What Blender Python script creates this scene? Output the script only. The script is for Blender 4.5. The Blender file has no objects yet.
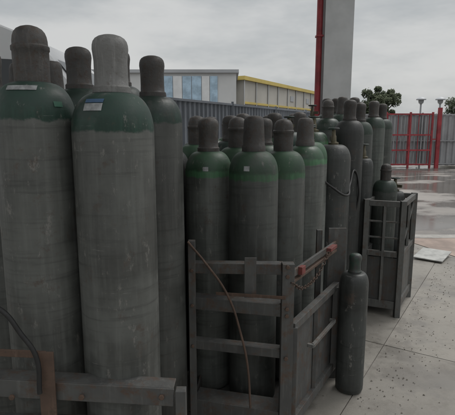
import bpy, bmesh, math, random
from mathutils import Vector, Matrix
random.seed(7)
scene=bpy.context.scene
COL=scene.collection

# ---------------------------------------------------------------- materials
def newmat(name):
    m=bpy.data.materials.new(name); m.use_nodes=True
    nt=m.node_tree
    for n in list(nt.nodes): nt.nodes.remove(n)
    out=nt.nodes.new('ShaderNodeOutputMaterial'); b=nt.nodes.new('ShaderNodeBsdfPrincipled')
    nt.links.new(b.outputs[0],out.inputs[0])
    return m,nt,b
def N(nt,t,**kw):
    n=nt.nodes.new(t)
    for k,v in kw.items(): n.inputs[k].default_value=v
    return n
def c4(c): return (c[0],c[1],c[2],1)
def noise(nt,vec,scale,detail=6,rough=.6,stretch=(1,1,1)):
    mp=N(nt,'ShaderNodeMapping'); mp.inputs['Scale'].default_value=stretch
    nt.links.new(vec,mp.inputs['Vector'])
    n=N(nt,'ShaderNodeTexNoise'); n.inputs['Scale'].default_value=scale; n.inputs['Detail'].default_value=detail; n.inputs['Roughness'].default_value=rough
    nt.links.new(mp.outputs[0],n.inputs['Vector'])
    return n.outputs['Fac']
def rng(nt,val,a,b,c=0,d=1):
    n=N(nt,'ShaderNodeMapRange'); n.interpolation_type='SMOOTHSTEP'
    n.inputs[1].default_value=a;n.inputs[2].default_value=b;n.inputs[3].default_value=c;n.inputs[4].default_value=d
    nt.links.new(val,n.inputs[0]); return n.outputs[0]
def mth(nt,op,a,b=None):
    n=nt.nodes.new('ShaderNodeMath'); n.operation=op
    for i,v in enumerate((a,b)):
        if v is None: continue
        if isinstance(v,(int,float)): n.inputs[i].default_value=v
        else: nt.links.new(v,n.inputs[i])
    return n.outputs[0]
def mix(nt,f,a,b,mode='MIX'):
    n=nt.nodes.new('ShaderNodeMix'); n.data_type='RGBA'; n.blend_type=mode
    for i,v in ((0,f),(6,a),(7,b)):
        if isinstance(v,(int,float)): n.inputs[i].default_value=v
        elif isinstance(v,tuple): n.inputs[i].default_value=c4(v)
        else: nt.links.new(v,n.inputs[i])
    return n.outputs[2]
def objvec(nt):
    tc=nt.nodes.new('ShaderNodeTexCoord'); oi=nt.nodes.new('ShaderNodeObjectInfo')
    va=nt.nodes.new('ShaderNodeVectorMath'); va.operation='ADD'
    sc=mth(nt,'MULTIPLY',oi.outputs['Random'],37.0)
    nt.links.new(tc.outputs['Object'],va.inputs[0]); nt.links.new(sc,va.inputs[1])
    return va.outputs[0],oi.outputs['Random'],tc
def bump(nt,b,h,strength=.2,dist=.002):
    n=nt.nodes.new('ShaderNodeBump'); n.inputs['Strength'].default_value=strength; n.inputs['Distance'].default_value=dist
    nt.links.new(h,n.inputs['Height']); nt.links.new(n.outputs[0],b.inputs['Normal'])

def cyl_mat(name,body,dome=None,band=None,bandw=.05,rough=.5):
    m,nt,b=newmat(name)
    v,rnd,tc=objvec(nt)
    big=noise(nt,v,5,5,.65)
    streak=noise(nt,v,1,6,.7,(45,45,2.2))
    rings=noise(nt,v,1,4,.6,(4,4,70))
    fine=noise(nt,v,110,3,.7)
    col=mix(nt,rng(nt,big,.3,.7),tuple(x*.66 for x in body),tuple(x*1.3 for x in body))
    col=mix(nt,mth(nt,'MULTIPLY',rng(nt,streak,.42,.72),.5),col,tuple(x*1.7+.01 for x in body))
    col=mix(nt,mth(nt,'MULTIPLY',rng(nt,rings,.5,.72),.45),col,tuple(x*.4 for x in body))
    at=N(nt,'ShaderNodeAttribute'); at.attribute_name='h'
    h=at.outputs['Fac']
    hn=mth(nt,'ADD',h,mth(nt,'MULTIPLY',mth(nt,'SUBTRACT',noise(nt,v,22,5,.7),.5),.035))
    if dome:
        dcol=mix(nt,rng(nt,big,.35,.7),tuple(x*.65 for x in dome),tuple(x*1.25 for x in dome))
        if band:
            bcol=mix(nt,rng(nt,streak,.4,.7),tuple(x*.7 for x in band),tuple(x*1.15 for x in band))
            dcol=mix(nt,rng(nt,hn,bandw-.008,bandw+.008),bcol,dcol)
        dirt=rng(nt,noise(nt,v,7,8,.8),.5,.68)
        dcol=mix(nt,mth(nt,'MULTIPLY',dirt,.6),dcol,tuple(x*.9 for x in body))
        col=mix(nt,rng(nt,hn,-.005,.005),col,dcol)
    wear=rng(nt,noise(nt,v,1,8,.78,(30,30,14)),.58,.65)
    col=mix(nt,mth(nt,'MULTIPLY',wear,.5),col,(.20,.19,.175))
    scr=rng(nt,noise(nt,v,1,5,.8,(9,9,120)),.64,.70)
    col=mix(nt,mth(nt,'MULTIPLY',scr,.5),col,(.22,.21,.20))
    rust=rng(nt,noise(nt,v,9,8,.78),.56,.68)
    col=mix(nt,mth(nt,'MULTIPLY',rust,.65),col,(.060,.040,.029))
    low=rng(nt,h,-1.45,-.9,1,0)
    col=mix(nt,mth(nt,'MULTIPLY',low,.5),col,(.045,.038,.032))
    br=rng(nt,rnd,0,1,.72,1.25)
    hs=nt.nodes.new('ShaderNodeHueSaturation'); nt.links.new(col,hs.inputs['Color']); nt.links.new(br,hs.inputs['Value'])
    nt.links.new(hs.outputs[0],b.inputs['Base Color'])
    nt.links.new(rng(nt,big,.3,.7,rough-.12,rough+.2),b.inputs['Roughness'])
    bump(nt,b,mth(nt,'ADD',fine,rings),.3,.0015)
    return m
def metal_mat(name,c1,c2,rust=(.09,.05,.03),ramt=.6,rough=.55,metallic=.0,sc=8,thr=(.5,.68),bmp=.4):
    m,nt,b=newmat(name)
    v,rnd,tc=objvec(nt)
    big=noise(nt,v,sc,6,.65)
    col=mix(nt,rng(nt,big,.35,.65),c1,c2)
    stk=rng(nt,noise(nt,v,1,5,.7,(60,60,5)),.5,.7)
    col=mix(nt,mth(nt,'MULTIPLY',stk,.5),col,tuple(x*1.6 for x in c2))
    r=rng(nt,noise(nt,v,sc*2.2,8,.78),thr[0],thr[1])
    col=mix(nt,mth(nt,'MULTIPLY',r,ramt),col,rust)
    hs=nt.nodes.new('ShaderNodeHueSaturation'); nt.links.new(col,hs.inputs['Color']); nt.links.new(rng(nt,rnd,0,1,.8,1.3),hs.inputs['Value'])
    nt.links.new(hs.outputs[0],b.inputs['Base Color'])
    nt.links.new(rng(nt,big,.3,.7,rough-.1,rough+.2),b.inputs['Roughness'])
    b.inputs['Metallic'].default_value=metallic
    bump(nt,b,mth(nt,'ADD',noise(nt,v,90,4,.7),noise(nt,v,30,3,.6)),bmp,.002)
    return m
def plain(name,c,rough=.6,var=.25,sc=3,metallic=0):
    m,nt,b=newmat(name)
    v,rnd,tc=objvec(nt)
    big=noise(nt,v,sc,7,.65)
    col=mix(nt,rng(nt,big,.3,.7),tuple(x*(1-var) for x in c),tuple(min(1,x*(1+var)) for x in c))
    nt.links.new(col,b.inputs['Base Color']); b.inputs['Roughness'].default_value=rough; b.inputs['Metallic'].default_value=metallic
    return m

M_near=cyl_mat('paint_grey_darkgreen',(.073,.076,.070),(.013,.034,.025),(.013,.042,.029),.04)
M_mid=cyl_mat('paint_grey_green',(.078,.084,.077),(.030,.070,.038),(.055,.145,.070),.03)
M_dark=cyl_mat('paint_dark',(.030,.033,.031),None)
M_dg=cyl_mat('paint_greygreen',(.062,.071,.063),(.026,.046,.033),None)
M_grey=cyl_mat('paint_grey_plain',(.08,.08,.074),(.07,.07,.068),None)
M_cap=metal_mat('cap_steel',(.038,.036,.034),(.062,.059,.055),(.050,.032,.023),.75,.6,.0,25,(.46,.64),.8)
M_caplt=metal_mat('cap_light_grey',(.125,.125,.12),(.15,.15,.145),(.07,.055,.045),.55,.6,0,25,(.53,.68),.8)
M_brass=metal_mat('valve_brass',(.06,.052,.035),(.09,.078,.048),(.05,.05,.04),.5,.4,.5,30)
M_wheel=metal_mat('valve_handwheel',(.02,.04,.03),(.03,.03,.03),(.05,.03,.02),.5,.5,0,30)
M_rack=metal_mat('rack_steel',(.050,.051,.050),(.072,.072,.068),(.070,.042,.028),.8,.6,.1,7,(.48,.64))
M_rack2=metal_mat('rack_steel_pale',(.080,.082,.078),(.105,.106,.10),(.075,.047,.032),.75,.6,.1,7,(.48,.66))
M_rust=metal_mat('rusty_steel',(.060,.038,.027),(.085,.055,.04),(.04,.03,.022),.6,.8,0,20)
M_redr=metal_mat('red_oxide',(.15,.035,.03),(.10,.03,.025),(.06,.035,.025),.6,.6,0,20)
M_lab=plain('label_white',(.26,.27,.27),.5,.35,40)
M_labb=plain('label_blue',(.05,.10,.18),.5,.2,30)
M_labg=plain('label_green',(.03,.10,.065),.5,.2,30)
M_rub=plain('rubber_black',(.018,.018,.018),.6,.3,20)

# ---------------------------------------------------------------- mesh builder
class MB:
    def __init__(s): s.v=[];s.f=[];s.m=[];s.h=[];s.mats=[]
    def mi(s,mat):
        if mat not in s.mats: s.mats.append(mat)
        return s.mats.index(mat)
    def lathe(s,prof,seg,mat,off=(0,0,0),hz=0,axis='Z',close=True):
        o=len(s.v); k=s.mi(mat); n=len(prof)
        for (r,z) in prof:
            for i in range(seg):
                a=2*math.pi*i/seg
                if axis=='Z': p=(r*math.cos(a),r*math.sin(a),z)
                elif axis=='X': p=(z,r*math.cos(a),r*math.sin(a))
                else: p=(r*math.cos(a),z,r*math.sin(a))
                s.v.append((p[0]+off[0],p[1]+off[1],p[2]+off[2])); s.h.append(p[2]+off[2]-hz)
        for j in range(n-1):
            for i in range(seg):
                i2=(i+1)%seg
                s.f.append((o+j*seg+i,o+j*seg+i2,o+(j+1)*seg+i2,o+(j+1)*seg+i)); s.m.append(k)
        if close:
            s.f.append(tuple(o+i for i in reversed(range(seg)))); s.m.append(k)
            s.f.append(tuple(o+(n-1)*seg+i for i in range(seg))); s.m.append(k)
    def torus(s,R,r,off,mat,seg=20,ss=8,M=None,sx=1):
        o=len(s.v);k=s.mi(mat)
        for i in range(seg):
            a=2*math.pi*i/seg
            for j in range(ss):
                b=2*math.pi*j/ss; q=R+r*math.cos(b)
                p=Vector((q*math.cos(a)*sx,q*math.sin(a),r*math.sin(b)))
                if M is not None: p=M@p
                s.v.append((p.x+off[0],p.y+off[1],p.z+off[2])); s.h.append(0)
        for i in range(seg):
            for j in range(ss):
                i2=(i+1)%seg;j2=(j+1)%ss
                s.f.append((o+i*ss+j,o+i2*ss+j,o+i2*ss+j2,o+i*ss+j2)); s.m.append(k)
    def beam(s,p0,p1,w,t,mat,up=(0,0,1)):
        p0=Vector(p0);p1=Vector(p1);d=(p1-p0).normalized();u=Vector(up)
        if abs(d.dot(u))>.95: u=Vector((0,1,0)) if abs(d.y)<.9 else Vector((1,0,0))
        a=d.cross(u).normalized(); b=a.cross(d).normalized()
        o=len(s.v);k=s.mi(mat)
        for p in (p0,p1):
            for (x,y) in ((-1,-1),(1,-1),(1,1),(-1,1)):
                q=p+a*(x*t/2)+b*(y*w/2); s.v.append(tuple(q)); s.h.append(0)
        for f in ((3,2,1,0),(4,5,6,7),(0,1,5,4),(1,2,6,5),(2,3,7,6),(3,0,4,7)):
            s.f.append(tuple(o+i for i in f)); s.m.append(k)
    def angle(s,p0,p1,w,t,mat,inward):
        s.beam(p0,p1,w,t,mat)
        iv=Vector(inward).normalized()*(w/2+t/2+.0005)
        q0=Vector(p0)+iv+Vector((0,0,w/2-t/2));q1=Vector(p1)+iv+Vector((0,0,w/2-t/2))
        s.beam(q0,q1,t,w,mat)
    def poly(s,pts,mat):
        o=len(s.v);k=s.mi(mat)
        for p in pts: s.v.append(tuple(p)); s.h.append(0)
        s.f.append(tuple(range(o,o+len(pts)))); s.m.append(k)
    def box(s,lo,hi,mat):
        x0,y0,z0=lo;x1,y1,z1=hi
        s.beam(((x0+x1)/2,(y0+y1)/2,z0),((x0+x1)/2,(y0+y1)/2,z1),y1-y0,x1-x0,mat,up=(0,1,0))
    def obj(s,name,smooth=True,bevel=0,loc=(0,0,0),parent=None,rot=(0,0,0),ang=.6):
        me=bpy.data.meshes.new(name); me.from_pydata(s.v,[],s.f)
        for m in s.mats: me.materials.append(m)
        me.polygons.foreach_set('material_index',s.m)
        at=me.attributes.new('h','FLOAT','POINT'); at.data.foreach_set('value',s.h)
        bm=bmesh.new(); bm.from_mesh(me)
        if smooth:
            for f in bm.faces: f.smooth=True
            for e in bm.edges:
                if len(e.link_faces)==2 and e.calc_face_angle(0)>ang: e.smooth=False
        bm.to_mesh(me); bm.free()
        ob=bpy.data.objects.new(name,me); COL.objects.link(ob); ob.location=loc; ob.rotation_euler=rot
        if bevel:
            bv=ob.modifiers.new('b','BEVEL'); bv.width=bevel; bv.segments=2; bv.limit_method='ANGLE'
        if parent: ob.parent=parent
        return ob

def gas_cylinder(x,y,top,R=.115,z0=0,mat=None,cap='cap',capmat=None,seg=40,labels=(),gs=.0,capstyle=None,tilt=None,name='gas_cylinder'):
    mat=mat or M_mid
    H=top-z0; b=MB(); capmat=capmat or M_cap
    k=R/.115
    if cap=='cap': ch=.165*min(1,k)
    elif cap=='valve': ch=.13
    else: ch=.05
    sh=.105*k
    hs=H-ch-sh
    nr=.042
    p=[(R*.80,0),(R*.93,.004),(R*.985,.014),(R,.035),(R,hs*.33),(R,hs*.66)]
    for i in range(0,13):
        a=math.pi/2*i/12
        p.append((nr+(R-nr)*math.cos(a)**.85 if i<12 else nr, hs+sh*math.sin(a)))
    b.lathe(p,seg,mat,hz=hs+gs)
    zt=hs+sh-.004
    if cap=='cap':
        c=min(1,k); r=.051*c
        st=capstyle if capstyle is not None else random.choice((0,0,1,2))
        if st==0:
            q=[(r*.93,0),(r*1.06,.003),(r*1.06,.020),(r*.95,.026),(r*.93,.05),(r*.93,.095),(r*.97,.115),(r*1.0,.128),(r*.985,.140),(r*.93,.150),(r*.82,.158),(r*.64,.164),(r*.40,.168),(r*.15,.169),(.002,.169)]
        elif st==1:
            q=[(r*.90,0),(r*.98,.003),(r*.98,.03),(r*1.0,.07),(r*1.0,.094),(r*1.05,.097),(r*1.05,.108),(r*.97,.112),(r*.96,.125),(r*.92,.138),(r*.84,.149),(r*.70,.158),(r*.5,.164),(r*.25,.168),(.002,.169)]
        else:
            q=[(r*1.0,0),(r*1.08,.003),(r*1.08,.028),(r*1.0,.034),(r*.97,.07),(r*.92,.12),(r*.90,.14),(r*.86,.151),(r*.78,.160),(r*.62,.166),(r*.3,.169),(.002,.169)]
        q=[(a,z*ch/.169) for a,z in q]
        b.lathe(q,max(24,int(seg*.8)),capmat,off=(0,0,zt),close=False)
        # threaded neck ring under the cap
        b.lathe([(.044*c,-.006),(.056*c,-.004),(.056*c,.004),(.048*c,.006)],28,M_wheel,off=(0,0,zt),close=False)
    elif cap=='valve':
        b.lathe([(.034,0),(.034,.018),(.02,.022),(.018,.06),(.014,.065),(.012,.1)],16,M_brass,off=(0,0,zt))
        a=random.random()*6
        b.beam((0,0,zt+.045),(math.cos(a)*.055,math.sin(a)*.055,zt+.045),.024,.024,M_brass)
        b.torus(.032,.006,(0,0,zt+.108),M_wheel)
        b.beam((-.03,0,zt+.108),(.03,0,zt+.108),.006,.006,M_wheel)
        b.beam((0,-.03,zt+.108),(0,.03,zt+.108),.006,.006,M_wheel)
    for (ang,w,z1,z2,lm) in labels:
        o=len(b.v);kk=b.mi(lm);nn=8;rows=6
        def rad(z):
            if z<=hs: return R
            t=min(1,(z-hs)/sh); a=math.asin(t)
            return nr+(R-nr)*math.cos(a)**.85
        for j in range(rows+1):
            z=hs+z1+(z2-z1)*j/rows; rr=rad(z)+.0015
            for i in range(nn+1):
                a=ang+(i/nn-.5)*w/max(rad(z),.03)
                b.v.append((rr*math.cos(a),rr*math.sin(a),z+.001)); b.h.append(0)
        for j in range(rows):
            for i in range(nn):
                b.f.append((o+j*(nn+1)+i,o+j*(nn+1)+i+1,o+(j+1)*(nn+1)+i+1,o+(j+1)*(nn+1)+i)); b.m.append(kk)
    if tilt is None: tilt=(random.uniform(-.005,.005),random.uniform(-.005,.005))
    return b.obj(name,loc=(x,y,z0),rot=(tilt[0],tilt[1],random.uniform(-.05,.05)),ang=.75)

D=math.radians
F=-math.pi/2
gas_cylinder(-.575,1.40,1.695,R=.118,mat=M_near,seg=72,capstyle=1,tilt=(0,0),labels=((F+.05,.085,.080,.093,M_lab),(F+1.0,.028,.035,.05,M_labg)))
gas_cylinder(-.335,1.37,1.663,R=.118,mat=M_near,seg=72,capmat=M_caplt,capstyle=0,tilt=(0,0),labels=((F-.25,.055,.054,.074,M_lab),(F-.25,.055,.076,.086,M_labb)))
gas_cylinder(-.300,1.94,1.69,R=.118,mat=M_near,seg=56,capstyle=0)
gas_cylinder(-.580,1.88,1.715,R=.118,mat=M_near,seg=56,capstyle=0)
gas_cylinder(-.500,2.20,1.755,R=.118,mat=M_near)
gas_cylinder(-.79,2.16,1.70,R=.118,mat=M_near,capstyle=2)
gas_cylinder(-.84,1.66,1.67,R=.118,mat=M_near)
gas_cylinder(-.82,1.90,1.66,R=.118,mat=M_near)
gas_cylinder(-1.05,2.05,1.66,R=.118,mat=M_near)
gas_cylinder(-1.05,2.35,1.5,R=.118,mat=M_near)
gas_cylinder(-.78,2.45,1.5,R=.115,mat=M_near)
d=Vector((.506,.863));n=Vector((-.863,.506));M0=Vector((.125,2.14))
def P(a,b): return M0+d*a+n*b
z0=.07
gas_cylinder(.125,2.14,1.458,mat=M_mid,z0=z0,seg=56,gs=-.025,capstyle=2,labels=((F-.35,.026,.02,.042,M_lab),))
gas_cylinder(-.091,2.27,1.452,mat=M_mid,z0=z0,seg=56,gs=-.015,capstyle=0,labels=((F-.1,.026,.015,.035,M_lab),))
gas_cylinder(.288,2.375,1.448,mat=M_mid,z0=z0,seg=48,gs=-.03,capstyle=1)
for (a,b2,t,mt,cp) in [(.27,.25,1.46,M_mid,'cap'),(0,.50,1.45,M_dark,'cap'),(.27,.50,1.47,M_mid,'cap'),(.27,.75,1.45,M_mid,'cap'),
    (.64,0,1.46,M_mid,'cap'),(.64,.25,1.46,M_mid,'cap'),(.64,.5,1.48,M_near,'cap'),(.64,.75,1.47,M_dg,'cap'),
    (.89,.06,1.44,M_mid,'valve'),(.89,.31,1.50,M_mid,'cap'),(.89,.56,1.50,M_near,'cap'),(.89,.81,1.48,M_mid,'cap'),
    (1.14,.30,1.50,M_near,'valve'),(1.14,.55,1.48,M_mid,'cap'),(1.14,.80,1.49,M_mid,'cap'),(1.4,.35,1.52,M_dg,'cap'),(1.4,.6,1.5,M_mid,'cap'),(1.4,.85,1.5,M_near,'cap')]:
    p=P(a,b2); p+=Vector((random.uniform(-.008,.008),random.uniform(-.008,.008)))
    zz=z0 if a<.5 and b2<.6 else 0
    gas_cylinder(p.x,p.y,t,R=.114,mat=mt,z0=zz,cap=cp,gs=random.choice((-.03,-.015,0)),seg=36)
gas_cylinder(.705,3.07,1.42,R=.116,mat=M_dark,cap='valve',seg=56)
gas_cylinder(.52,2.93,1.43,R=.09,mat=M_mid,cap='valve',seg=40,gs=-.02)
gas_cylinder(.87,3.36,1.60,R=.105,mat=M_dark,seg=44)
gas_cylinder(.62,3.33,1.50,R=.105,mat=M_mid,cap='valve',seg=40)
gas_cylinder(1.06,3.76,1.60,R=.108,mat=M_dg,seg=44,z0=.07)
gas_cylinder(1.225,3.56,1.13,R=.092,mat=M_dg,seg=44,z0=.07,cap='cap')
gas_cylinder(1.375,3.74,1.02,R=.085,mat=M_dark,seg=40,z0=.07,cap='valve')
gas_cylinder(1.03,3.50,1.30,R=.075,mat=M_dark,seg=40,z0=.07,cap='valve')
gas_cylinder(1.25,4.02,1.63,R=.100,mat=M_dg,z0=.07)
gas_cylinder(1.42,4.30,1.62,R=.100,mat=M_dg)
gas_cylinder(1.50,4.58,1.60,R=.100,mat=M_dark)
gas_cylinder(.82,3.86,1.63,R=.108,mat=M_dg)
gas_cylinder(1.00,4.12,1.67,R=.108,mat=M_dg)
gas_cylinder(1.18,4.36,1.68,R=.108,mat=M_grey)
gas_cylinder(1.34,4.75,1.66,R=.108,mat=M_dg)
gas_cylinder(.76,4.2,1.62,R=.108,mat=M_mid,cap='valve')
gas_cylinder(.95,4.5,1.68,R=.108,mat=M_dg)
gas_cylinder(1.10,4.80,1.70,R=.108,mat=M_dg)
gas_cylinder(.62,3.65,1.50,R=.108,mat=M_near,cap='valve')
gas_cylinder(.55,3.95,1.52,R=.108,mat=M_dg)
gas_cylinder(.66,2.30,.765,R=.073,mat=M_dark,seg=48,cap='cap',capmat=M_wheel,capstyle=0)

# ---------------------------------------------------------------- racks
b=MB()
A=Vector((.25,1.83,0));B=Vector((.59,2.41,0));L=Vector((-.155,1.935,0))
Bl=Vector((-.08,2.82,0))
def at(p,z): return Vector((p.x,p.y,z))
inn=Vector((.2,1,0))
e_=Vector((.026,-.006,0))
b.angle(at(L,.795),at(A,.82)-e_,.045,.006,M_rack,inn)
b.angle(at(L,.635),at(A,.64)-e_,.055,.006,M_rack,inn)
b.angle(at(L,.44),at(A,.445)-e_,.04,.006,M_rack,inn)
b.angle(at(L,.12),at(A,.12)-e_,.10,.006,M_rack,inn)
b.beam(at(A,0),at(A,.85),.045,.05,M_rack)
b.beam(at(L,0),at(L,.92),.03,.03,M_rack)
q=A.lerp(L,.38); b.beam(at(q,.69)+Vector((0,-.012,0)),at(q,.865)+Vector((0,-.012,0)),.006,.05,M_rack)
# bolt heads
for z in (.80,.84,.63,.66,.44):
    b.lathe([(.009,-.008),(.009,0)],6,M_rust,off=(A.x-.004,A.y-.0255,z),axis='Y')
for z in (.79,.63,.44):
    b.lathe([(.008,-.008),(.008,0)],6,M_rust,off=(L.x,L.y-.0155,z),axis='Y')
sd=(B-A).normalized(); sn=Vector((-sd.y,sd.x,0))
b.beam(at(A+sd*.03,.79),at(B-sd*.03,.79),.03,.012,M_rack)
b.beam(at(A+sd*.03,.755),at(B-sd*.03,.755),.012,.02,M_rust)
b.beam(at(B,0),at(B,.87),.012,.095,M_rack)
b.beam(at(B+sn*.1,.0),at(B+sn*.1,.85),.03,.03,M_rack)
for z,w in ((.56,.035),(.10,.05)):
    b.beam(at(A+sd*.03,z)-sn*.012,at(B-sd*.02,z)-sn*.012,w,.03,M_rack)
b.beam(at(A+sd*.04,.10)-sn*.016,at(A+sd*.04,.56)-sn*.016,.035,.03,M_rack)
b.beam(at(A+sd*.62,.10)-sn*.016,at(A+sd*.62,.56)-sn*.016,.035,.03,M_rack)
b.beam(at(A+sd*.33,.12)-sn*.012,at(A+sd*.33,.54)-sn*.012,.02,.02,M_rack)
pz=[at(A+sd*.05,.12)-sn*.004,at(A+sd*.61,.12)-sn*.004,at(A+sd*.61,.545)-sn*.004,at(A+sd*.05,.545)-sn*.004]
b.beam((pz[0]+pz[3])/2,(pz[1]+pz[2])/2,.425,.003,M_rack)
b.beam(at(A+sd*.18,.42)-sn*.055,at(A+sd*.50,.42)-sn*.055,.016,.016,M_rack2)
for s_ in (.18,.50): b.beam(at(A+sd*s_,.42)-sn*.03,at(A+sd*s_,.42)-sn*.06,.016,.016,M_rack2)
b.beam(at(A+sd*.10,.79)-sn*.015,at(A+sd*.14,.79)-sn*.015,.035,.02,M_redr)
b.beam(at(A+sd*.48,.795)-sn*.015,at(A+sd*.58,.795)-sn*.015,.018,.03,M_redr)
b.beam(at(A,.71)+Vector((-.01,-.03,0)),at(A,.70)+Vector((-.30,.05,0)),.014,.004,M_rust)
b.beam(at(B,.12),at(Bl,.12),.08,.01,M_rack)
b.beam(at(L,.12),at(Bl,.12),.08,.01,M_rack)
b.poly([at(L,.068),at(A,.068),at(B,.068),at(Bl,.068)],M_rack)
b.poly([at(Bl,.03),at(B,.03),at(A,.03),at(L,.03)],M_rack)
mid_rack=b.obj('gas_cylinder_rack',smooth=False,bevel=.002)

b=MB()
a0=Vector((-1.0,1.24,0));a1=Vector((-.155,1.215,0))
b.angle(at(a0,.668),at(a1,.632),.055,.006,M_rack,(0,1,0))
b.angle(at(a0,.53),at(a1,.52),.04,.006,M_rack,(0,1,0))
b.angle(at(a0,.12),at(a1,.12),.08,.006,M_rack,(0,1,0))
b.beam((-.135,1.222,0),(-.135,1.222,.655),.03,.03,M_rack)
b.beam((-.135,1.25,.10),(-.135,1.75,.10),.06,.008,M_rack)
b.beam((-.515,1.205,.45),(-.515,1.212,.775),.008,.045,M_rust)
b.beam((-.515,1.215,.765),(-.95,1.20,.795),.022,.006,M_rust)
for x in (-.19,-.42,-.62): b.lathe([(.009,-.008),(.009,0)],6,M_rust,off=(x,1.2135,.636),axis='Y')
b.obj('gas_cylinder_rack',smooth=False,bevel=.002)

b=MB()
C=Vector((1.265,3.26,0));E=Vector((1.515,3.69,0));G=Vector((1.03,3.36,0)) 
G2=G+(E-C)
for p in (C,E,G,G2): b.beam(at(p,0),at(p,.88),.04,.04,M_rack2)
def rail(p,q,z,w=.04,t=.03,m=None):
    m=m or M_rack2
    dd=(q-p).normalized()*.022
    b.beam(at(p+dd,z),at(q-dd,z),w,t,m)
for p,q in ((C,E),(G,C),(G2,E),(G,G2)):
    rail(p,q,.855); rail(p,q,.48); rail(p,q,.09,.06)
dd=(E-C).normalized()
b.beam(at(C+dd*.03,.285),at(E-dd*.03,.285),.33,.003,M_rack2)
b.beam(at(G.lerp(C,.08),.285),at(G.lerp(C,.92),.285),.33,.003,M_rack)
b.beam(at(G.lerp(C,.5),.10),at(G.lerp(C,.5),.84),.03,.02,M_rack2)
b.beam(at(C.lerp(E,.5),.50),at(C.lerp(E,.5),.84),.03,.02,M_rack2)
b.beam(at(C.lerp(E,.06),.50),at(C.lerp(E,.94),.80),.012,.012,M_rack2)
for z in (.60,.72): b.beam(at(G.lerp(C,.08),z),at(G.lerp(C,.92),z),.012,.012,M_rack2)
b.poly([at(G,.068),at(C,.068),at(E,.068),at(G2,.068)],M_rack)
b.obj('gas_cylinder_rack',smooth=False,bevel=.002)

def tube(name,pts,r,mat,parent=None):
    cu=bpy.data.curves.new(name,'CURVE'); cu.dimensions='3D'; cu.bevel_depth=r; cu.bevel_resolution=3
    sp=cu.splines.new('BEZIER'); sp.bezier_points.add(len(pts)-1)
    for bp,p in zip(sp.bezier_points,pts):
        bp.co=p; bp.handle_left_type=bp.handle_right_type='AUTO'
    cu.materials.append(mat)
    o=bpy.data.objects.new(name,cu); COL.objects.link(o)
    if parent: o.parent=parent
    return o
def chain(name,pts,mat,step=.017):
    pts=[Vector(p) for p in pts]; b=MB(); out=[]
    for i in range(len(pts)-1):
        p0=pts[max(i-1,0)];p1=pts[i];p2=pts[i+1];p3=pts[min(i+2,len(pts)-1)]
        for k in range(40):
            t=k/40; out.append(.5*((2*p1)+(p2-p0)*t+(2*p0-5*p1+4*p2-p3)*t*t+(3*p1-p0-3*p2+p3)*t**3))
    out.append(pts[-1]); acc=0; last=out[0]; j=0
    for q in out[1:]:
        acc+=(q-last).length
        if acc>=step:
            dv=(q-last).normalized(); M=dv.to_track_quat('X','Z').to_matrix()
            if j%2: M=M@Matrix.Rotation(math.pi/2,3,'X')
            b.torus(.008,.0023,tuple(q),mat,10,6,M,1.4); acc=0; j+=1
        last=q
    return b.obj(name)
tube('brace_rod',[(-.17,1.91,.92),(-.09,1.88,.83),(0,1.86,.70),(.06,1.84,.52),(.085,1.83,.40),(.10,1.82,.2)],.005,M_rust,mid_rack)
tube('rubber_hose',[(-.78,1.22,.90),(-.70,1.20,.93),(-.62,1.19,.91),(-.57,1.19,.84),(-.535,1.195,.77),(-.53,1.19,.66)],.007,M_rub)
tube('rubber_hose',[(.50,2.80,1.12),(.56,2.85,1.10),(.66,2.90,1.03),(.76,2.93,.97),(.83,3.1,1.02),(.90,3.24,1.10),(.94,3.26,.95),(.93,3.28,.8)],.007,M_rub)
chain('steel_chain',[(.26,1.79,.78),(.33,1.92,.71),(.42,2.07,.715),(.505,2.22,.79)],M_rust)

# ---------------------------------------------------------------- ground
m,nt,bs=newmat('wet_concrete_yard')
tc=nt.nodes.new('ShaderNodeTexCoord'); v=tc.outputs['Object']
big=noise(nt,v,.35,6,.6);mid=noise(nt,v,1.7,7,.65);fine=noise(nt,v,60,4,.7)
col=mix(nt,rng(nt,big,.35,.65),(.14,.125,.11),(.23,.21,.19))
col=mix(nt,mth(nt,'MULTIPLY',rng(nt,mid,.45,.7),.6),col,(.11,.10,.088))
col=mix(nt,mth(nt,'MULTIPLY',rng(nt,fine,.4,.7),.3),col,(.24,.22,.20))
wetn=noise(nt,v,.6,7,.62,(.7,1.3,1))
wet=rng(nt,wetn,.40,.50)
col=mix(nt,mth(nt,'MULTIPLY',wet,.45),col,(.05,.045,.04))
nt.links.new(col,bs.inputs['Base Color'])
nt.links.new(mth(nt,'SUBTRACT',.55,mth(nt,'MULTIPLY',wet,.45)),bs.inputs['Roughness'])
bump(nt,bs,fine,.12,.002)
M_yard=m
b=MB(); b.poly([(-400,-100,0),(400,-100,0),(400,700,0),(-400,700,0)],M_yard)
b.obj('ground',smooth=False,loc=(0,0,-.006))

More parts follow.
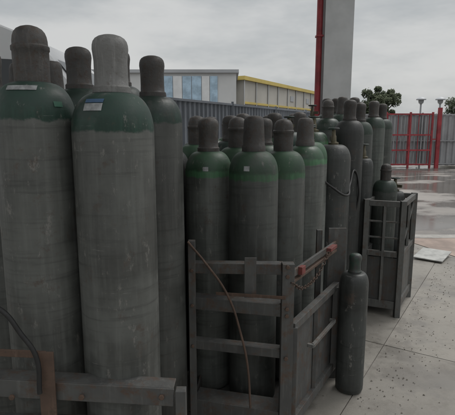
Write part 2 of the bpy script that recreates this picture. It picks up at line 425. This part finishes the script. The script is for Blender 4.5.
m,nt,bs=newmat('concrete_slabs')
tc=nt.nodes.new('ShaderNodeTexCoord'); v=tc.outputs['Object']
at_=N(nt,'ShaderNodeAttribute'); at_.attribute_name='h'
big=noise(nt,v,.9,7,.65);mid=noise(nt,v,5,8,.7);fine=noise(nt,v,140,4,.75)
col=mix(nt,rng(nt,big,.35,.65),(.19,.178,.155),(.29,.272,.24))
col=mix(nt,mth(nt,'MULTIPLY',rng(nt,mid,.48,.66),.6),col,(.15,.135,.115))
col=mix(nt,mth(nt,'MULTIPLY',rng(nt,fine,.45,.75),.35),col,(.34,.32,.29))
col=mix(nt,mth(nt,'MULTIPLY',rng(nt,noise(nt,v,14,8,.8),.58,.68),.55),col,(.09,.078,.065))
damp=rng(nt,noise(nt,v,1.3,7,.7),.52,.60)
col=mix(nt,mth(nt,'MULTIPLY',damp,.45),col,(.10,.09,.078))
hs=nt.nodes.new('ShaderNodeHueSaturation'); nt.links.new(col,hs.inputs['Color']); nt.links.new(rng(nt,at_.outputs['Fac'],0,1,.88,1.08),hs.inputs['Value'])
nt.links.new(hs.outputs[0],bs.inputs['Base Color'])
nt.links.new(mth(nt,'SUBTRACT',rng(nt,big,.3,.7,.5,.8),mth(nt,'MULTIPLY',damp,.25)),bs.inputs['Roughness'])
bump(nt,bs,mth(nt,'ADD',fine,mid),.35,.003)
M_slab=m
M_pink=plain('pink_screed',(.29,.22,.18),.6,.3,3)
b=MB(); S=1.25
rd=Vector((.53,.848));rn=Vector((-.848,.53))
bandy=5.75
for i in range(-8,12):
    for j in range(-10,12):
        g=.002
        o=Vector((.36,1.75))+rd*(i*S)+rn*(j*S*.8)
        pts=[o+rd*g+rn*g,o+rd*(S-g)+rn*g,o+rd*(S-g)+rn*(S*.8-g),o+rd*g+rn*(S*.8-g)]
        c=(pts[0]+pts[2])/2
        poly=[]
        for a in range(4):
            p,q=pts[a],pts[(a+1)%4]
            if p.y<=bandy: poly.append(p)
            if (p.y<=bandy)!=(q.y<=bandy):
                t=(bandy-p.y)/(q.y-p.y); poly.append(p.lerp(q,t))
        if len(poly)<3: continue
        if c.x<-9 or c.x>12 or c.y<-6: continue
        h=random.random(); base=len(b.v)
        b.poly([(p.x,p.y,random.uniform(-.0012,.0012)) for p in poly],M_slab)
        for k in range(base,len(b.v)): b.h[k]=h
b.obj('concrete_apron',smooth=False)
b=MB(); b.box((-9,5.76,-.0055),(13,5.94,.006),plain('kerb_concrete',(.34,.325,.30),.7,.25,5)); b.obj('kerb',smooth=False,bevel=.004)
b=MB(); b.poly([(2.55,4.75,.005),(6.5,4.35,.005),(7,5.74,.005),(2.2,5.74,.005)],M_pink); b.obj('ground_patch',smooth=False)
b=MB(); b.beam((2.12,4.72,.02),(2.36,5.02,.045),.012,.30,plain('board_white',(.38,.38,.36),.6,.25,8)); b.obj('discarded_board',smooth=False,bevel=.002)
# loose grit and debris on the slabs
b=MB(); r=random.Random(3); k=b.mi(plain('grit',(.14,.125,.105),.9,.4,20))
for i in range(700):
    if r.random()<.6:
        t=r.uniform(-.5,3.5); p=Vector((.40,1.75))+rd*t+Vector((abs(r.gauss(0,.22)),0))
    else: p=Vector((r.uniform(.4,4.5),r.uniform(1.8,5.7)))
    s=r.uniform(.0015,.006); o=len(b.v)
    for vv in ((-1,-.6,0),(.9,-.8,0),(.3,1,0),(0,.1,.9)):
        b.v.append((p.x+vv[0]*s*r.uniform(.6,1.4),p.y+vv[1]*s*r.uniform(.6,1.4),.0015+vv[2]*s)); b.h.append(0)
    for f in ((0,1,3),(1,2,3),(2,0,3)): b.f.append(tuple(o+x for x in f)); b.m.append(k)
b.obj('grit',smooth=False)

# ---------------------------------------------------------------- canopy with column
M_white=plain('white_painted_steel',(.44,.45,.45),.5,.10,2.5)
M_red=plain('red_paint',(.24,.024,.03),.5,.3,4)
ZC=6.6
b=MB()
b.box((-8,-3,ZC),(2.2,8.45,ZC+.2),M_white)
for y in (-2.5,1,4.5): b.box((-8,y,ZC-.3),(2.2,y+.2,ZC-.002),M_white)
can=b.obj('canopy_roof',smooth=False,bevel=.01)
b=MB()
for (x,y) in ((1.85,8.2),(-7,8.2),(-7,-2),(1.85,-2)):
    b.box((x-.235,y-.20,-.005),(x+.235,y-.185,ZC),M_white)
    b.box((x-.235,y+.185,-.005),(x+.235,y+.20,ZC),M_white)
    b.box((x-.01,y-.184,-.005),(x+.01,y+.184,ZC),M_white)
    b.box((x-.30,y-.25,-.005),(x+.30,y+.25,.02),M_white)
b.obj('columns',smooth=False,parent=can)
b=MB()
b.lathe([(.052,0),(.052,ZC-.01)],24,M_red,off=(1.545,8.12,0))
for z in (.8,2.9,4.2): b.box((1.485,8.05,z),(1.605,8.19,z+.03),M_red)
b.lathe([(.10,0),(.10,.02)],24,M_red,off=(1.545,8.12,0))
b.obj('red_pipe_post')

# ---------------------------------------------------------------- fences
M_fl=plain('fence_blue_grey',(.14,.155,.175),.55,.2,1.2)
M_fr=plain('fence_grey',(.25,.255,.26),.5,.2,1.0)
def corrugated(name,p0,p1,h,period,depth,mat,postmat,zb=-.005,postgap=2.4):
    b=MB(); p0=Vector(p0);p1=Vector(p1);Ln=(p1-p0).length;dr=(p1-p0).normalized();nr=Vector((-dr.y,dr.x))
    k=b.mi(mat); cnt=int(Ln/period); prev=None
    for i in range(cnt):
        for (f,o) in ((0,0),(.35,0),(.5,1),(.85,1)):
            p=p0+dr*((i+f)*period)+nr*(depth*o)
            b.v.append((p.x,p.y,zb+.06)); b.v.append((p.x,p.y,h)); b.h+= [0,0]
            c=len(b.v)-2
            if prev is not None: b.f.append((prev,c,c+1,prev+1)); b.m.append(k)
            prev=c
    sgn=-.03
    np_=int(Ln/postgap)
    for i in range(np_+1):
        p=p0+dr*(Ln*i/np_)+nr*sgn
        b.beam((p.x,p.y,zb),(p.x,p.y,h+.04),.05,.05,postmat)
    for z in (h-.02,h*.5,.12):
        a=p0+nr*sgn;c=p1+nr*sgn
        b.beam((a.x,a.y,z),(c.x,c.y,z),.04,.03,postmat)
    return b.obj(name,smooth=False)
corrugated('corrugated_fence',(-9,7.8),(-1.06,7.8),1.9,.16,.035,M_fl,M_fl)
corrugated('corrugated_fence',(-1.06,7.8),(3.5,16.55),1.9,.16,.035,M_fl,M_fl)
corrugated('corrugated_fence',(3.5,16.6),(24,16.9),1.88,.22,.045,M_fr,M_fr,postgap=3.0)
b=MB(); gy=16.25
for x in (5.52,6.35,7.12): b.beam((x,gy,-.005),(x,gy,1.93),.06,.06,M_red)
b.beam((7.36,gy,-.005),(7.36,gy,2.08),.10,.12,M_red)
for z in (.12,.62,1.15,1.86):
    b.beam((5.52,gy-.002,z),(7.12,gy-.002,z),.05,.045,M_red)
for k in range(int((7.12-5.52)/.12)):
    x=5.58+k*.12
    b.beam((x,gy+.03,.12),(x,gy+.03,1.84),.02,.02,M_red if k%3==0 else M_fr)
b.beam((7.12,gy,1.0),(7.36,gy,1.0),.04,.03,M_red)
b.obj('red_gate',smooth=False)
b=MB()
for x in (8.45,10.4,12.45): b.beam((x,16.3,-.005),(x,16.3,1.95),.05,.05,M_red)
for z in (.25,1.78): b.beam((8.45,16.3,z),(12.45,16.3,z),.04,.04,M_red)
b.obj('red_gate',smooth=False)

# ---------------------------------------------------------------- buildings
M_beige=plain('wall_beige',(.38,.365,.33),.8,.1,.3)
M_lw=plain('wall_pale',(.47,.475,.47),.7,.08,.3)
M_yel=plain('yellow_trim',(.48,.37,.10),.6,.1,.5)
M_blue=plain('panel_light_blue',(.30,.41,.50),.6,.25,1.5)
M_wp=plain('panel_white',(.56,.57,.57),.6,.08,1.5)
M_roof=plain('roof_grey',(.30,.31,.32),.5,.1,.3)
M_glass=plain('dark_glass',(.05,.055,.06),.15,.2,1)
e1=bpy.data.objects.new('warehouse_building',None); COL.objects.link(e1)
b=MB()
b.box((-14,38,-.005),(.7,50,5.7),M_lw); b.obj('walls',smooth=False,parent=e1)
b=MB(); b.box((-14.2,37.8,5.7),(.9,50.2,5.95),M_roof); b.obj('roof_edge',smooth=False,parent=e1)
b=MB()
for i,(x,w_) in enumerate([(-6.3,.95),(-5.3,.9),(-4.35,.7),(-3.6,.7),(-2.85,.75),(-2.05,.6),(-1.4,.6)]):
    b.box((x,37.92,2.6),(x+w_,37.99,5.45),(M_wp,M_blue,M_wp,M_blue,M_blue,M_wp,M_blue)[i])
b.obj('wall_panels',smooth=False,parent=e1)
b=MB()
for x in (-13,-11,-9): b.box((x,37.95,1.5),(x+1.2,37.995,2.7),M_glass)
b.obj('windows',smooth=False,parent=e1)
b=MB()
for x in range(-13,1): b.box((x,37.965,0),(x+.04,37.994,2.5),M_roof)
b.obj('panel_ribs',smooth=False,parent=e1)
e2=bpy.data.objects.new('yellow_trim_building',None); COL.objects.link(e2)
p0=Vector((1.5,44));p1=Vector((12.2,64)); dr=(p1-p0).normalized(); nr=Vector((-dr.y,dr.x))
b=MB()
def slab(p,q,z0_,z1_,off,th,mat):
    c0=p+nr*off;c1=q+nr*off
    b.beam((c0.x,c0.y,(z0_+z1_)/2),(c1.x,c1.y,(z0_+z1_)/2),z1_-z0_,th,mat)
slab(p0,p1,-.005,5.75,4,8,M_beige)
b.obj('walls',smooth=False,parent=e2); b=MB()
slab(p0-dr*.3,p1+dr*.3,5.75,6.1,4,8.5,M_yel); b.obj('roof_trim',smooth=False,parent=e2); b=MB()
slab(p0,p1,3.6,3.8,-.06,.12,M_yel)
for t in [0,.12,.25,.37,.5,.62,.75,.87,1]:
    q=p0.lerp(p1,t); q=q-nr*.08; b.beam((q.x,q.y,0),(q.x,q.y,5.74),.14,.10,M_lw)
b.obj('wall_trim',smooth=False,parent=e2); b=MB()
for t in [.54,.79]:
    slab(p0+dr*22.7*t,p0+dr*(22.7*t+1.1),4.4,5.0,-.03,.05,M_roof)
b.obj('windows',smooth=False,parent=e2)
b=MB()
b.box((26,62,-.005),(48,72,2.9),M_beige); b.box((25.8,61.8,2.9),(48.2,72.2,3.15),M_roof); b.obj('low_shed_building',smooth=False)

for x in (8.05,8.85):
    b=MB()
    b.lathe([(.05,0),(.04,.1),(.035,2.35),(.05,2.4),(.07,2.42)],12,M_roof)
    b.lathe([(.09,2.42),(.11,2.5),(.11,2.56)],16,M_lab)
    b.lathe([(.20,2.56),(.20,2.60),(.12,2.66),(.03,2.69)],16,M_roof)
    b.obj('mushroom_lamp_post',loc=(x*20/19.6,20,-.005))

# ---------------------------------------------------------------- van
M_van=plain('van_white',(.75,.76,.77),.35,.05,2)
e3=bpy.data.objects.new('white_van',None); COL.objects.link(e3)
prof=[(-6.3,.42),(-6.3,2.2),(-6.2,2.5),(-6.0,2.6),(-3.0,2.62),(-2.65,2.57),(-2.17,2.38),(-1.87,2.15),(-1.6,1.80),(-1.3,1.38),(-.98,1.22),(-.86,1.05),(-.82,.5),(-.95,.40)]
b=MB(); k=b.mi(M_van); y0,y1=5.0,6.9
for y in (y0,y1):
    for x,z in prof: b.v.append((x,y,z)); b.h.append(0)
nn=len(prof)
b.f.append(tuple(range(nn))); b.m.append(k); b.f.append(tuple(reversed(range(nn,2*nn)))); b.m.append(k)
for i in range(nn):
    j=(i+1)%nn; b.f.append((i,i+nn,j+nn,j)); b.m.append(k)
b.obj('body',smooth=False,bevel=.06,parent=e3)
b=MB()
b.poly([(-2.95,4.994,1.45),(-1.62,4.994,1.45),(-1.80,4.994,1.75),(-2.2,4.994,2.10),(-2.95,4.994,2.14)],M_glass)
b.poly([(-1.82,5.12,2.12),(-1.32,5.12,1.44),(-1.32,6.78,1.44),(-1.82,6.78,2.12)],M_glass)
b.obj('windows',smooth=False,parent=e3)
b=MB()
for x in (-1.75,-5.2):
    for y in (4.98,6.72):
        b.lathe([(.18,0),(.30,.0),(.33,.03),(.33,.19),(.30,.22),(.18,.22)],28,M_rub,off=(x,y,.325),axis='Y')
        b.lathe([(.05,-.004),(.19,-.004),(.19,.02)],20,M_roof,off=(x,y,.325),axis='Y')
b.obj('wheels',parent=e3)
b=MB(); b.box((-1.9,4.80,1.45),(-1.78,4.90,1.75),M_rub); b.beam((-1.84,4.9,1.5),(-1.84,5.0,1.5),.03,.03,M_rub); b.obj('mirror',smooth=False,bevel=.02,parent=e3)

# ---------------------------------------------------------------- trees
m,nt,bs=newmat('foliage')
at_=N(nt,'ShaderNodeAttribute'); at_.attribute_name='h'
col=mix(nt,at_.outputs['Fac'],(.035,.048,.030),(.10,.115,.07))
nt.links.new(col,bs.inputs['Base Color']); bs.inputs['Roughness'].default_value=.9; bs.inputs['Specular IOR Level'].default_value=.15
M_leaf=m
M_bark=plain('bark',(.09,.07,.055),.9,.3,5)
def tree(x,y,h,w,seed):
    r=random.Random(seed); b=MB()
    b.lathe([(.22,0),(.16,h*.25),(.12,h*.5)],10,M_bark)
    cl=[]
    for i in range(36):
        a=r.uniform(0,6.28);rr=w*.42*math.sqrt(r.random());zz=h*(.38+.55*r.random()*(1-.45*rr/(w*.5)))
        c=Vector((rr*math.cos(a),rr*math.sin(a),zz)); cl.append((c,r.uniform(.4,.85)*w/5,r.random()))
        if i<12: b.beam((0,0,h*r.uniform(.25,.48)),tuple(c),.07,.07,M_bark)
    k=b.mi(M_leaf)
    for c,s,t in cl:
        for q in range(300):
            dv=Vector((r.gauss(0,1),r.gauss(0,1),r.gauss(0,.7))); dv=dv.normalized()*s*r.random()**.4
            p=c+dv; u=Vector((r.gauss(0,1),r.gauss(0,1),r.gauss(0,1))).normalized(); w_=u.orthogonal().normalized()*r.uniform(.04,.09); u=u*r.uniform(.06,.13)
            o=len(b.v)
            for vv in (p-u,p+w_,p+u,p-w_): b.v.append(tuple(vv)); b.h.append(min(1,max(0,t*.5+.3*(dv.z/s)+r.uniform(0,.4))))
            b.f.append((o,o+1,o+2,o+3)); b.m.append(k)
    return b.obj('tree',smooth=False,loc=(x,y,-.005))
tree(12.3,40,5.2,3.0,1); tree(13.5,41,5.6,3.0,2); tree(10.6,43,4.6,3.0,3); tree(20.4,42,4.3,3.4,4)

# ---------------------------------------------------------------- world, sun, camera
w=bpy.data.worlds.new('World'); scene.world=w; w.use_nodes=True; nt=w.node_tree
bg=nt.nodes['Background']; bg.inputs['Strength'].default_value=.12
sky=nt.nodes.new('ShaderNodeTexSky'); sky.sky_type='NISHITA'; sky.sun_disc=False; sky.sun_elevation=D(55); sky.sun_rotation=D(50); sky.dust_density=4
tc=nt.nodes.new('ShaderNodeTexCoord')
cl=noise(nt,tc.outputs['Generated'],1.9,7,.58,(1,1,3.4))
cc=mix(nt,rng(nt,cl,.36,.64),(3.5,3.7,3.8),(5.2,5.25,5.2))
sx=nt.nodes.new('ShaderNodeSeparateXYZ'); nt.links.new(tc.outputs['Generated'],sx.inputs[0])
cc=mix(nt,rng(nt,sx.outputs[2],.30,.9),cc,(15.0,15.2,15.4))
fin=mix(nt,.95,sky.outputs[0],cc)
nt.links.new(fin,bg.inputs['Color'])
sl=bpy.data.lights.new('sun','SUN'); sl.energy=1.1; sl.angle=D(25); sl.color=(1,.97,.93)
so=bpy.data.objects.new('sun',sl); COL.objects.link(so)
el=D(55);az=D(50)
sv=Vector((math.sin(az)*math.cos(el),math.cos(az)*math.cos(el),math.sin(el)))
so.rotation_euler=sv.to_track_quat('Z','Y').to_euler(); so.location=(0,0,20)

cam=bpy.data.cameras.new('camera'); co=bpy.data.objects.new('camera',cam); COL.objects.link(co)
cam.lens=36*460/455; cam.sensor_width=36; cam.clip_end=2000; cam.clip_start=.05
co.location=(0,0,1.4); co.rotation_euler=(D(90-9.85),0,0)
scene.camera=co
scene.view_settings.view_transform='Standard'; scene.view_settings.look='None'; scene.view_settings.exposure=0
